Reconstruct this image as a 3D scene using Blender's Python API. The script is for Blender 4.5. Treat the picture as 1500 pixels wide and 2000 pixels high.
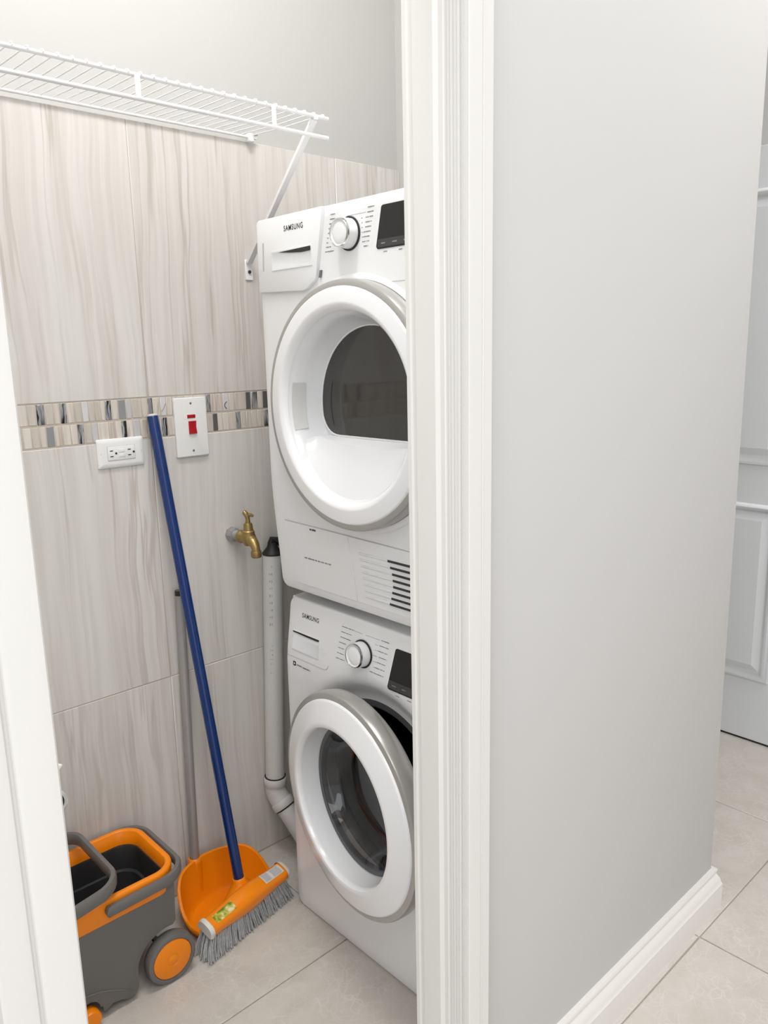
import bpy, bmesh, math, random
from mathutils import Vector, Matrix
random.seed(7)
PI = math.pi
scn = bpy.context.scene
COL = scn.collection
for o in list(bpy.data.objects):
    bpy.data.objects.remove(o, do_unlink=True)

# ------------------------------------------------------------------ camera
# world: +X runs along the tiled wall, +Y points at the tiled wall, +Z is up (metres)
cd = bpy.data.cameras.new('camera'); cam = bpy.data.objects.new('camera', cd); COL.objects.link(cam)
yaw, pitch, roll = math.radians(47.077), math.radians(-11.636), math.radians(-1.294)
fw = Vector((math.cos(yaw)*math.cos(pitch), math.sin(yaw)*math.cos(pitch), math.sin(pitch)))
r0 = Vector((math.sin(yaw), -math.cos(yaw), 0)); u0 = r0.cross(fw)
rt = r0*math.cos(roll) + u0*math.sin(roll); up = -r0*math.sin(roll) + u0*math.cos(roll)
cm = Matrix((( rt.x, up.x, -fw.x, 0), (rt.y, up.y, -fw.y, 0), (rt.z, up.z, -fw.z, 1.417), (0, 0, 0, 1)))
cam.matrix_world = cm
cd.sensor_fit = 'VERTICAL'; cd.sensor_height = 36; cd.lens = 1537/2000*36
cd.clip_start = 0.02
scn.camera = cam

# ------------------------------------------------------------------ light
scn.view_settings.view_transform = 'Standard'
scn.view_settings.look = 'None'
scn.view_settings.gamma = 1
scn.view_settings.use_curve_mapping = False
scn.view_settings.exposure = 0.12
w = bpy.data.worlds.new('world'); scn.world = w; w.use_nodes = True
w.node_tree.nodes['Background'].inputs[0].default_value = (0.97, 0.98, 1.0, 1)
w.node_tree.nodes['Background'].inputs[1].default_value = 1.06
def area(name, loc, sx, sy, energy, col=(1, 0.985, 0.96), rot=(0, 0, 0)):
    l = bpy.data.lights.new(name, 'AREA'); l.shape = 'RECTANGLE'; l.size = sx; l.size_y = sy
    l.energy = energy; l.color = col
    o = bpy.data.objects.new(name, l); COL.objects.link(o); o.location = loc; o.rotation_euler = rot
    return o
area('closet_ceiling_light', (0.72, 1.03, 2.97), 0.9, 0.30, 20.5)
area('hall_fill_light', (-0.10, -0.72, 2.96), 1.2, 1.2, 33.0)  # unseen light, placed to shine through the doorway into the closet
area('hall_side_fill', (-1.85, -0.6, 1.7), 1.6, 1.6, 24.0, (0.97, 0.985, 1.0), (0, -PI/2, 0))  # added fill light with no real window, brightens the side of the door post
area('lobby_fill_light', (2.15, 0.1, 2.96), 0.9, 0.9, 20.0)  # added unseen light that lifts the right end of the grey wall

# ------------------------------------------------------------------ materials
MATS = {}
def mat(name, col, rough=0.5, metal=0.0, spec=0.5, coat=0.0, trans=0.0, ior=1.45, bump=None, vary=None):
    m = bpy.data.materials.new(name); m.use_nodes = True
    nt = m.node_tree; b = nt.nodes['Principled BSDF']
    b.inputs['Base Color'].default_value = (*col, 1)
    b.inputs['Roughness'].default_value = rough
    b.inputs['Metallic'].default_value = metal
    b.inputs['Specular IOR Level'].default_value = spec
    b.inputs['Coat Weight'].default_value = coat
    b.inputs['Transmission Weight'].default_value = trans
    b.inputs['IOR'].default_value = ior
    g = nt.nodes.new('ShaderNodeNewGeometry')
    if vary:                                  # (scale, amount)
        n = nt.nodes.new('ShaderNodeTexNoise'); n.inputs['Scale'].default_value = vary[0]; n.inputs['Detail'].default_value = 3
        nt.links.new(g.outputs['Position'], n.inputs['Vector'])
        mx = nt.nodes.new('ShaderNodeMix'); mx.data_type = 'RGBA'
        a = vary[1]
        mx.inputs['A'].default_value = (*[max(0, c*(1-a)) for c in col], 1)
        mx.inputs['B'].default_value = (*[min(1, c*(1+a)) for c in col], 1)
        nt.links.new(n.outputs['Fac'], mx.inputs['Factor']); nt.links.new(mx.outputs['Result'], b.inputs['Base Color'])
    if bump:                                  # (scale, strength)
        n = nt.nodes.new('ShaderNodeTexNoise'); n.inputs['Scale'].default_value = bump[0]; n.inputs['Detail'].default_value = 4
        nt.links.new(g.outputs['Position'], n.inputs['Vector'])
        bp = nt.nodes.new('ShaderNodeBump'); bp.inputs['Strength'].default_value = bump[1]; bp.inputs['Distance'].default_value = 0.002
        nt.links.new(n.outputs['Fac'], bp.inputs['Height']); nt.links.new(bp.outputs['Normal'], b.inputs['Normal'])
    MATS[name] = m
    return m

mat('paint_grey', (0.525, 0.518, 0.508), 0.6, bump=(60, 0.05), vary=(1.4, 0.015))
mat('paint_closet', (0.525, 0.522, 0.512), 0.6, bump=(60, 0.05), vary=(1.4, 0.015))
mat('paint_ceiling', (0.8, 0.8, 0.79), 0.7, vary=(2, 0.01))
mat('trim_white', (0.645, 0.635, 0.615), 0.35, bump=(25, 0.05), vary=(5, 0.012))
mat('base_white', (0.72, 0.695, 0.665), 0.35, bump=(25, 0.04), vary=(5, 0.012))
mat('door_white', (0.66, 0.675, 0.685), 0.4, bump=(30, 0.04), vary=(3, 0.01))
mat('grout', (0.43, 0.39, 0.345), 0.9, vary=(40, 0.08))
mat('grout_light', (0.56, 0.49, 0.42), 0.9, vary=(40, 0.06))
mat('enamel', (0.83, 0.835, 0.845), 0.28, coat=0.2, vary=(3, 0.006))
mat('door_plastic', (0.84, 0.845, 0.86), 0.2, coat=0.3, vary=(3, 0.006))
mat('bowl_plastic', (0.80, 0.81, 0.83), 0.22, coat=0.2, vary=(3, 0.006))
mat('chrome_band', (0.46, 0.45, 0.43), 0.28, metal=0.5, vary=(10, 0.03))
mat('chrome', (0.75, 0.75, 0.75), 0.12, metal=1.0, vary=(10, 0.03))
mat('black_plastic', (0.018, 0.018, 0.02), 0.35, vary=(10, 0.1))
mat('black_gloss', (0.012, 0.012, 0.013), 0.06, vary=(10, 0.1))
mat('touch_strip', (0.05, 0.05, 0.052), 0.2, vary=(10, 0.1))
mat('rubber_grey', (0.10, 0.10, 0.105), 0.45, vary=(10, 0.1))
mat('print_grey', (0.16, 0.16, 0.17), 0.6, vary=(80, 0.1))
mat('print_dark', (0.035, 0.035, 0.04), 0.5, vary=(80, 0.1))
mat('print_light', (0.35, 0.35, 0.36), 0.6, vary=(80, 0.1))
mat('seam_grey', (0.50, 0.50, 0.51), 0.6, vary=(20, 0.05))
mat('window_glass', (0.045, 0.043, 0.040), 0.04, spec=0.7, vary=(4, 0.05))
mat('clear_glass', (0.42, 0.43, 0.44), 0.01, trans=1.0, ior=1.45, vary=(4, 0.01))
mat('drum_steel', (0.07, 0.07, 0.075), 0.3, metal=0.9, vary=(30, 0.1))
mat('wire_white', (0.86, 0.86, 0.87), 0.3, vary=(10, 0.01))
mat('plate_white', (0.84, 0.84, 0.835), 0.3, vary=(10, 0.01))
mat('switch_red', (0.42, 0.008, 0.015), 0.25, vary=(60, 0.1))
mat('screw_steel', (0.35, 0.35, 0.35), 0.35, metal=0.9, vary=(100, 0.1))
mat('brass', (0.38, 0.27, 0.11), 0.38, metal=0.85, bump=(200, 0.3), vary=(40, 0.25))
mat('galvanised', (0.36, 0.36, 0.36), 0.5, metal=0.5, bump=(120, 0.3), vary=(60, 0.2))
mat('pvc', (0.66, 0.66, 0.65), 0.35, vary=(12, 0.05))
mat('pvc_print', (0.42, 0.42, 0.43), 0.6, vary=(80, 0.2))
mat('hose_black', (0.012, 0.012, 0.013), 0.5, vary=(20, 0.2))
mat('handle_blue', (0.001, 0.024, 0.135), 0.25, coat=0.3, vary=(15, 0.1))
mat('handle_grey', (0.36, 0.345, 0.34), 0.4, metal=0.3, vary=(15, 0.06))
mat('orange', (0.92, 0.25, 0.002), 0.33, bump=(60, 0.04), vary=(8, 0.04))
mat('bucket_grey', (0.150, 0.143, 0.136), 0.42, bump=(150, 0.06), vary=(8, 0.06))
mat('tub_dark', (0.024, 0.024, 0.026), 0.38, vary=(8, 0.1))
mat('cap_white', (0.68, 0.65, 0.60), 0.4, vary=(30, 0.06))
mat('sticker_grey', (0.48, 0.49, 0.50), 0.4, vary=(90, 0.2))
mat('bristle', (0.42, 0.43, 0.44), 0.45, vary=(160, 0.45))
mat('ink_red', (0.45, 0.16, 0.20), 0.5, vary=(60, 0.1))
mat('ink_purple', (0.16, 0.06, 0.12), 0.5, vary=(60, 0.1))
mat('glass_silver', (0.36, 0.37, 0.38), 0.25, metal=0.4, vary=(50, 0.1))
mat('glass_charcoal', (0.11, 0.11, 0.108), 0.15, vary=(50, 0.1))
mat('glass_white', (0.66, 0.66, 0.66), 0.1, coat=0.4, vary=(50, 0.03))
mat('glass_pale', (0.55, 0.545, 0.545), 0.15, vary=(50, 0.04))

def node_mat(name):
    m = bpy.data.materials.new(name); m.use_nodes = True; MATS[name] = m
    return m, m.node_tree, m.node_tree.nodes['Principled BSDF']
def ramp(nt, stops):
    r = nt.nodes.new('ShaderNodeValToRGB'); e = r.color_ramp.elements
    while len(e) < len(stops): e.new(0.5)
    for k, (p, c) in enumerate(stops):
        e[k].position = p; e[k].color = (*c, 1)
    return r
def pos_shift(nt, k=7.0):
    g = nt.nodes.new('ShaderNodeNewGeometry'); oi = nt.nodes.new('ShaderNodeObjectInfo')
    mu = nt.nodes.new('ShaderNodeMath'); mu.operation = 'MULTIPLY'; mu.inputs[1].default_value = k
    nt.links.new(oi.outputs['Random'], mu.inputs[0])
    ad = nt.nodes.new('ShaderNodeVectorMath'); ad.operation = 'ADD'
    cx = nt.nodes.new('ShaderNodeCombineXYZ')
    for i in range(3): nt.links.new(mu.outputs[0], cx.inputs[i])
    nt.links.new(g.outputs['Position'], ad.inputs[0]); nt.links.new(cx.outputs[0], ad.inputs[1])
    return ad.outputs[0]
def scaled(nt, vec, s):
    mp = nt.nodes.new('ShaderNodeMapping'); mp.inputs['Scale'].default_value = s
    nt.links.new(vec, mp.inputs['Vector']); return mp.outputs[0]
def noise(nt, vec, scale, detail=4, dist=0.0, rough=0.5):
    n = nt.nodes.new('ShaderNodeTexNoise'); n.inputs['Scale'].default_value = scale
    n.inputs['Detail'].default_value = detail; n.inputs['Distortion'].default_value = dist; n.inputs['Roughness'].default_value = rough
    nt.links.new(vec, n.inputs['Vector']); return n.outputs['Fac']
def mixc(nt, fac, a, b, mode='MIX'):
    x = nt.nodes.new('ShaderNodeMix'); x.data_type = 'RGBA'; x.blend_type = mode
    for s, v in (('Factor', fac), ('A', a), ('B', b)):
        if isinstance(v, (tuple, list)): x.inputs[s].default_value = (*v, 1)
        elif isinstance(v, (int, float)): x.inputs[s].default_value = v
        else: nt.links.new(v, x.inputs[s])
    return x.outputs['Result']

def stone_mat(name, base, mid, dark, light, sc=1.0):
    # cream stone-look porcelain with wavy veins running up the wall
    m, nt, b = node_mat(name)
    v = pos_shift(nt)
    wob = noise(nt, scaled(nt, v, (1, 1, 1.1)), 2.2*sc, 2)
    wv = nt.nodes.new('ShaderNodeVectorMath'); wv.operation = 'MULTIPLY_ADD'
    cx = nt.nodes.new('ShaderNodeCombineXYZ'); nt.links.new(wob, cx.inputs[0])
    nt.links.new(cx.outputs[0], wv.inputs[0]); wv.inputs[1].default_value = (0.048/sc, 0, 0); nt.links.new(v, wv.inputs[2])
    V = wv.outputs[0]
    broad = ramp(nt, [(0.34, mid), (0.5, base), (0.66, light)])
    nt.links.new(noise(nt, scaled(nt, V, (1, 1, 0.07)), 14*sc, 5), broad.inputs[0])
    vein = ramp(nt, [(0.462, (0, 0, 0)), (0.495, (0.9, 0.9, 0.9)), (0.505, (0.9, 0.9, 0.9)), (0.53, (0, 0, 0))])
    nt.links.new(noise(nt, scaled(nt, V, (1, 1, 0.04)), 20*sc, 3, 0, 0.6), vein.inputs[0])
    patch = ramp(nt, [(0.40, (0, 0, 0)), (0.66, (0.85, 0.85, 0.85))])
    nt.links.new(noise(nt, scaled(nt, V, (1, 1, 0.3)), 5*sc, 2), patch.inputs[0])
    vf = mixc(nt, 1.0, vein.outputs[0], patch.outputs[0], 'MULTIPLY')
    c1 = mixc(nt, vf, broad.outputs[0], dark)
    fine = ramp(nt, [(0.38, (0.90, 0.89, 0.875)), (0.6, (1.02, 1.02, 1.02))])
    nt.links.new(noise(nt, scaled(nt, V, (1, 1, 0.03)), 70*sc, 3), fine.inputs[0])
    c2 = mixc(nt, 0.75, c1, fine.outputs[0], 'MULTIPLY')
    nt.links.new(c2, b.inputs['Base Color']); b.inputs['Roughness'].default_value = 0.36
    return m
stone_mat('wall_stone', (0.70, 0.677, 0.648), (0.665, 0.638, 0.606), (0.53, 0.48, 0.43), (0.72, 0.70, 0.675))
for k, f in enumerate((1.10, 1.05, 0.98)):
    stone_mat('mosaic_stone_%d' % k, (0.63*f, 0.585*f, 0.53*f), (0.58*f, 0.525*f, 0.465*f), (0.42*f, 0.35*f, 0.29*f), (0.66*f, 0.62*f, 0.57*f), 2.0)

def floor_mat():
    m, nt, b = node_mat('floor_stone')
    v = pos_shift(nt)
    d = nt.nodes.new('ShaderNodeTexNoise'); d.inputs['Scale'].default_value = 9; d.inputs['Detail'].default_value = 3
    nt.links.new(v, d.inputs['Vector'])
    wv = nt.nodes.new('ShaderNodeVectorMath'); wv.operation = 'MULTIPLY_ADD'
    nt.links.new(d.outputs['Color'], wv.inputs[0]); wv.inputs[1].default_value = (0.10, 0.10, 0.10); nt.links.new(v, wv.inputs[2])
    vo = nt.nodes.new('ShaderNodeTexVoronoi'); vo.feature = 'DISTANCE_TO_EDGE'; vo.inputs['Scale'].default_value = 38
    nt.links.new(wv.outputs[0], vo.inputs['Vector'])
    li = ramp(nt, [(0.0, (0.75, 0.75, 0.75)), (0.05, (0, 0, 0))])
    nt.links.new(vo.outputs['Distance'], li.inputs[0])
    vo2 = nt.nodes.new('ShaderNodeTexVoronoi'); vo2.feature = 'DISTANCE_TO_EDGE'; vo2.inputs['Scale'].default_value = 21
    nt.links.new(wv.outputs[0], vo2.inputs['Vector'])
    li2 = ramp(nt, [(0.0, (0.6, 0.6, 0.6)), (0.03, (0, 0, 0))])
    nt.links.new(vo2.outputs['Distance'], li2.inputs[0])
    pa = ramp(nt, [(0.35, (0.1, 0.1, 0.1)), (0.65, (0.9, 0.9, 0.9))])
    nt.links.new(noise(nt, v, 14, 2), pa.inputs[0])
    ln = mixc(nt, 1.0, mixc(nt, 1.0, li.outputs[0], li2.outputs[0], 'LIGHTEN'), pa.outputs[0], 'MULTIPLY')
    cl = ramp(nt, [(0.3, (0.53, 0.49, 0.44)), (0.7, (0.595, 0.555, 0.51))])
    nt.links.new(noise(nt, v, 16, 5, 0.4), cl.inputs[0])
    c = mixc(nt, ln, cl.outputs[0], (0.68, 0.65, 0.61))
    nt.links.new(c, b.inputs['Base Color']); b.inputs['Roughness'].default_value = 0.34
floor_mat()

def foil_mat():
    # crinkled silver foil under glass with black streaks
    m, nt, b = node_mat('glass_foil')
    v = pos_shift(nt, 3)
    wob = noise(nt, v, 30, 2)
    wv = nt.nodes.new('ShaderNodeVectorMath'); wv.operation = 'MULTIPLY_ADD'
    cx = nt.nodes.new('ShaderNodeCombineXYZ'); nt.links.new(wob, cx.inputs[0])
    nt.links.new(cx.outputs[0], wv.inputs[0]); wv.inputs[1].default_value = (0.012, 0, 0); nt.links.new(v, wv.inputs[2])
    st = ramp(nt, [(0.38, (0.012, 0.012, 0.013)), (0.46, (0.20, 0.21, 0.22)), (0.54, (0.55, 0.56, 0.57)), (0.62, (0.06, 0.06, 0.065)), (0.68, (0.45, 0.46, 0.47))])
    nt.links.new(noise(nt, scaled(nt, wv.outputs[0], (1, 1, 0.06)), 160, 2), st.inputs[0])
    nt.links.new(st.outputs[0], b.inputs['Base Color'])
    b.inputs['Metallic'].default_value = 0.35; b.inputs['Roughness'].default_value = 0.15
foil_mat()

def sticker_mat():
    m, nt, b = node_mat('sticker_green')
    g = nt.nodes.new('ShaderNodeNewGeometry')
    st = ramp(nt, [(0.36, (0.10, 0.16, 0.015)), (0.48, (0.34, 0.38, 0.03)), (0.56, (0.62, 0.50, 0.10)), (0.64, (0.75, 0.68, 0.45))])
    nt.links.new(noise(nt, g.outputs['Position'], 70, 3), st.inputs[0])
    nt.links.new(st.outputs[0], b.inputs['Base Color']); b.inputs['Roughness'].default_value = 0.3
sticker_mat()

# ------------------------------------------------------------------ helpers
WL = {}                                           # world location of every parent
def tag(o, label=None, cat=None, group=None, kind=None):
    if label: o['label'] = label
    if cat: o['category'] = cat
    if group: o['group'] = group
    if kind: o['kind'] = kind
    return o
def thing(name, loc, label, cat, group=None):
    o = bpy.data.objects.new(name, None); COL.objects.link(o); o.location = loc; o.empty_display_size = 0.05
    WL[o] = Vector(loc); tag(o, label, cat, group); return o

class MB:
    def __init__(s): s.v = []; s.f = []
    def add(s, vs, fs):
        b = len(s.v); s.v += [Vector(p) for p in vs]; s.f += [tuple(b+i for i in q) for q in fs]; return s
    def box(s, lo, hi, bev=0.0, seg=2):
        bm = bmesh.new(); bmesh.ops.create_cube(bm, size=1)
        c = [(a+b)/2 for a, b in zip(lo, hi)]; d = [abs(b-a) for a, b in zip(lo, hi)]
        for v in bm.verts: v.co = Vector((c[0]+v.co.x*d[0], c[1]+v.co.y*d[1], c[2]+v.co.z*d[2]))
        if bev: bmesh.ops.bevel(bm, geom=list(bm.edges), offset=bev, segments=seg, affect='EDGES', profile=0.5)
        return s.bm(bm)
    def bm(s, bm, M=None):
        bm.verts.index_update()
        s.add([(M @ v.co) if M else v.co.copy() for v in bm.verts], [[v.index for v in f.verts] for f in bm.faces]); bm.free(); return s
    def grid(s, rows, closed=False):
        n = len(rows[0]); b = len(s.v)
        for r in rows: s.v += [Vector(p) for p in r]
        for i in range(len(rows)-1):
            for j in range(n if closed else n-1):
                k = (j+1) % n
                s.f.append((b+i*n+j, b+i*n+k, b+(i+1)*n+k, b+(i+1)*n+j))
        return s
    def cap(s, loop):
        b = len(s.v); s.v += [Vector(p) for p in loop]; s.f.append(tuple(range(b, b+len(loop)))); return s
    def lathe(s, prof, o, axis, n=48):
        ax = Vector(axis).normalized(); t = Vector((0, 0, 1)) if abs(ax.z) < 0.9 else Vector((1, 0, 0))
        e1 = ax.cross(t).normalized(); e2 = ax.cross(e1); o = Vector(o)
        rows = []
        for r, h in prof:
            rows.append([o + ax*h + (e1*math.cos(2*PI*k/n) + e2*math.sin(2*PI*k/n))*max(r, 1e-5) for k in range(n)])
        return s.grid(rows, True)
    def tube(s, pts, r, n=12, caps=True):
        pts = [Vector(p) for p in pts]; rows = []
        rr = r if isinstance(r, (list, tuple)) else [r]*len(pts)
        t0 = (pts[1]-pts[0]).normalized(); a = Vector((0, 0, 1)) if abs(t0.z) < 0.9 else Vector((1, 0, 0))
        e1 = t0.cross(a).normalized()
        for i, p in enumerate(pts):
            t = (pts[min(i+1, len(pts)-1)] - pts[max(i-1, 0)]).normalized()
            e1 = (e1 - t*e1.dot(t)).normalized(); e2 = t.cross(e1)
            rows.append([p + (e1*math.cos(2*PI*k/n)+e2*math.sin(2*PI*k/n))*rr[i] for k in range(n)])
        s.grid(rows, True)
        if caps: s.cap(rows[0][::-1]); s.cap(rows[-1])
        return s
    def prism(s, poly, fn, a, b):
        # poly: 2D outline; fn(u,v,w) -> point ; extruded between w=a and w=b
        n = len(poly); A = [fn(u, v, a) for u, v in poly]; B = [fn(u, v, b) for u, v in poly]
        s.grid([A, B], True); s.cap(A[::-1]); s.cap(B); return s
    def out(s, name, m, parent=None, smooth=40, kind=None, fix=True, bev=0.0, seg=2):
        base = WL.get(parent, Vector((0, 0, 0))) if parent else Vector((0, 0, 0))
        me = bpy.data.meshes.new(name)
        bm = bmesh.new()
        vs = [bm.verts.new(p-base) for p in s.v]
        for f in s.f:
            try: bm.faces.new([vs[i] for i in f])
            except ValueError: pass
        bmesh.ops.remove_doubles(bm, verts=list(bm.verts), dist=1e-6)
        if fix: bmesh.ops.recalc_face_normals(bm, faces=list(bm.faces))
        if bev:
            ed = [e for e in bm.edges if len(e.link_faces) == 2 and e.calc_face_angle(0) > math.radians(35)]
            bmesh.ops.bevel(bm, geom=ed, offset=bev, segments=seg, affect='EDGES', profile=0.5, clamp_overlap=True)
        for f in bm.faces: f.smooth = True
        bm.to_mesh(me); bm.free()
        me.set_sharp_from_angle(angle=math.radians(smooth))
        me.materials.append(MATS[m])
        o = bpy.data.objects.new(name, me); COL.objects.link(o)
        if parent: o.parent = parent
        WL[o] = base
        if kind: o['kind'] = kind
        return o
def B(name, lo, hi, m, parent=None, bev=0.0, kind=None, seg=2):
    return MB().box(lo, hi, bev, seg).out(name, m, parent, kind=kind)
def arc(cx, cy, r, a0, a1, n):
    return [(cx+r*math.cos(a0+(a1-a0)*k/n), cy+r*math.sin(a0+(a1-a0)*k/n)) for k in range(n+1)]
def rrect(x0, x1, y0, y1, r, n=6):
    return (arc(x1-r, y1-r, r, 0, PI/2, n) + arc(x0+r, y1-r, r, PI/2, PI, n) +
            arc(x0+r, y0+r, r, PI, 1.5*PI, n) + arc(x1-r, y0+r, r, 1.5*PI, 2*PI, n))
def struct(o): o['kind'] = 'structure'; return o
def smoothstep(x): x = max(0.0, min(1.0, x)); return x*x*(3-2*x)
def text(name, body, y_left, y_right, z0, z1, X, m, parent, bold=0.0, face=(-1, 0, 0)):
    # flat print on a surface that faces -X: text reads towards -Y
    cu = bpy.data.curves.new(name, 'FONT'); cu.body = body; cu.size = 1; cu.offset = bold; cu.extrude = 0; cu.space_character = 1.18
    to = bpy.data.objects.new(name, cu); COL.objects.link(to)
    dg = bpy.context.evaluated_depsgraph_get(); dg.update()
    me = bpy.data.meshes.new_from_object(to.evaluated_get(dg))
    bpy.data.objects.remove(to, do_unlink=True); bpy.data.curves.remove(cu)
    xs = [v.co.x for v in me.vertices]; ys = [v.co.y for v in me.vertices]
    x0, x1, y0, y1 = min(xs), max(xs), min(ys), max(ys); base = WL[parent]
    for v in me.vertices:
        z = z0+(v.co.y-y0)/(y1-y0)*(z1-z0); xx = X(z) if callable(X) else X
        v.co = Vector((xx, y_left+(v.co.x-x0)/(x1-x0)*(y_right-y_left), z)) - base
    me.materials.clear(); me.materials.append(MATS[m])
    o = bpy.data.objects.new(name, me); COL.objects.link(o); o.parent = parent; WL[o] = base
    return o

# ------------------------------------------------------------------ floor
GAP = 0.003
fl = struct(B('floor', (-1.9, -1.9, -0.06), (2.9, 2.0, -0.0035), 'grout'))
fx = [-0.72 + 0.6*k for k in range(7)]; fy = [-1.088 + 0.6*k for k in range(6)]
tm = None
for x in fx[:-1]:
    for y in fy[:-1]:
        if tm is None:
            o = MB().box((-0.3+GAP/2, -0.3+GAP/2, -0.012), (0.3-GAP/2, 0.3-GAP/2, 0), 0.0012, 1).out('floor_tile', 'floor_stone', fl); tm = o.data
        else:
            o = bpy.data.objects.new('floor_tile', tm); COL.objects.link(o); o.parent = fl
        o.location = (x+0.3, y+0.3, 0)

# ------------------------------------------------------------------ walls
H = 3.0
YT = 1.75                                            # face of the wall tiles
wb = struct(B('wall_back', (-0.1, 1.760, 0), (1.72, 1.90, H), 'paint_closet'))
MB().box((-0.0, 1.7512, 0.0), (1.72, 1.761, 1.9285)).out('grout_bed', 'grout_light', wb)
def wall_tile(name, x0, x1, z0, z1, m='wall_stone', y=YT, bev=0.0012):
    return MB().box((x0+0.001, y, z0+0.001), (x1-0.001, 1.7545, z1-0.001), bev, 1).out(name, m, wb)
for (z0, z1) in ((0.004, 0.616), (0.616, 1.2225), (1.3195, 1.930)):
    for x0, x1 in ((0.0, 0.275), (0.275, 0.875), (0.875, 1.475), (1.475, 1.72)):
        wall_tile('wall_tile', x0, x1, z0, z1)
ROW1 = [(0.6148, 0.6332, 'g'), (0.6652, 0.6809, 'g'), (0.7142, 0.7293, 'w'), (0.7674, 0.7832, 'g'), (0.7992, 0.8178, 's'), (0.8178, 0.8317, 'p'), (0.8715, 0.8859, 'g'), (0.9044, 0.9205, 'w'), (1.0298, 1.0429, 'g'), (1.0771, 1.0952, 'w'), (1.1462, 1.162, 'd'), (1.1636, 1.1828, 'g'), (1.199, 1.2153, 'd')]
ROW2 = [(0.6314, 0.649, 's'), (0.7, 0.7151, 'g'), (0.7163, 0.7328, 'b'), (0.7328, 0.7471, 'p'), (0.8033, 0.8171, 'g'), (0.8323, 0.8503, 'p'), (0.9043, 0.9205, 'g'), (1.0452, 1.06, 'd'), (1.1132, 1.1288, 'g'), (1.1992, 1.2172, 'g')]
KIND = {'g': 'glass_foil', 'w': 'glass_white', 's': 'glass_silver', 'p': 'glass_pale', 'd': 'glass_charcoal', 'b': 'mosaic_stone_2'}
for row, z0, z1 in ((ROW1, 1.273, 1.3185), (ROW2, 1.2245, 1.270)):
    cells = []; cur = 0.30
    for a, b, k in row + [(1.47, 1.485, 'g')]:
        while a - cur > 0.008:
            wd = random.choice((0.014, 0.016, 0.018, 0.026))
            if a - cur - wd < 0.010: wd = a - cur
            cells.append((cur, cur+wd, 'mosaic_stone_%d' % random.choice((0, 0, 1, 1, 2)))); cur += wd
        cells.append((max(cur, a), b, KIND[k])); cur = b
    for a, b, m in cells:
        st = m.startswith('mosaic')
        wall_tile('mosaic_tile', a, b, z0, z1, m, YT + (random.uniform(0, 0.0005) if st else 0.0), 0.0008)
# felt-pen marks on two white mosaic tiles
MB().tube([(1.092-0.0105*math.sin(t), 1.7490, 1.288+0.009*math.cos(t)) for t in [0.35+k*0.24 for k in range(11)]], 0.0009, 6).out('pen_mark', 'ink_purple', wb)
MB().tube([(0.9065, 1.7490, 1.285), (0.912, 1.7490, 1.291), (0.918, 1.7490, 1.303)], 0.0005, 6).out('pen_mark', 'ink_red', wb)

struct(B('wall_left', (-0.12, 0.85, 0), (0.0, 1.90, H), 'paint_ceiling'))  # unseen closet wall, made white to bounce light around inside
wr = struct(B('wall_right', (1.72, 0.825, 0), (1.80, 1.90, H), 'paint_grey'))
struct(B('wall_front', (0.832, 0.745, 0), (1.80, 0.825, H), 'paint_grey', bev=0.003))
struct(B('wall_front_left', (-1.9, 0.745, 0), (0.222, 0.825, H), 'paint_grey'))
struct(B('wall_front_lintel', (0.222, 0.745, 2.07), (0.832, 0.825, H), 'paint_grey'))
struct(B('wall_far', (2.775, -1.9, 0), (2.9, 2.0, H), 'paint_grey'))
struct(B('wall_lobby', (1.80, 1.85, 0), (2.775, 2.0, H), 'paint_grey'))
struct(B('ceiling', (-1.9, -1.9, H), (2.9, 2.0, H+0.08), 'paint_ceiling'))

# door frame, far side: lining board and reeded casing
def flute_profile(pts, n=4):
    return pts
P = [(0.832, 0.8286), (0.823, 0.8286), (0.820, 0.8262), (0.820, 0.8190), (0.8225, 0.8165), (0.8225, 0.8095), (0.8190, 0.8065), (0.8190, 0.7690), (0.8215, 0.7665), (0.8245, 0.7640), (0.8245, 0.7560)]
# reeds around the inner edge of the casing and across its face
def reeds(path, rad, n):
    # path: polyline; put n half-round reeds along it, bulging to the left of travel
    L = [0]
    for a, b in zip(path, path[1:]): L.append(L[-1] + math.dist(a, b))
    def at(s):
        for i in range(len(path)-1):
            if s <= L[i+1] + 1e-9:
                t = (s-L[i])/(L[i+1]-L[i]); a, b = path[i], path[i+1]
                d = ((b[0]-a[0])/(L[i+1]-L[i]), (b[1]-a[1])/(L[i+1]-L[i]))
                return (a[0]+(b[0]-a[0])*t, a[1]+(b[1]-a[1])*t), d
    out = []; step = L[-1]/n
    for i in range(n):
        for q in range(6):
            u = q/6; (x, y), d = at(step*(i+u)); h = rad*math.sin(PI*u)**0.7
            out.append((x + d[1]*h, y - d[0]*h))
    out.append(path[-1]); return out
P += reeds([(0.8255, 0.7545), (0.8265, 0.7420), (0.8290, 0.7325), (0.8330, 0.7268), (0.8390, 0.7245)], -0.0034, 7)
P += [(0.8405, 0.7232), (0.8650, 0.7224), (0.8660, 0.7240), (0.8675, 0.7212), (0.8690, 0.7222), (0.8868, 0.7222), (0.8880, 0.7245), (0.8880, 0.7460), (0.850, 0.7460), (0.850, 0.8286)]
tr = struct(MB().prism(P, lambda u, v, ww: (u, v, ww), 0.0, 2.055).out('trim_1', 'trim_white', smooth=25))
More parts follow.
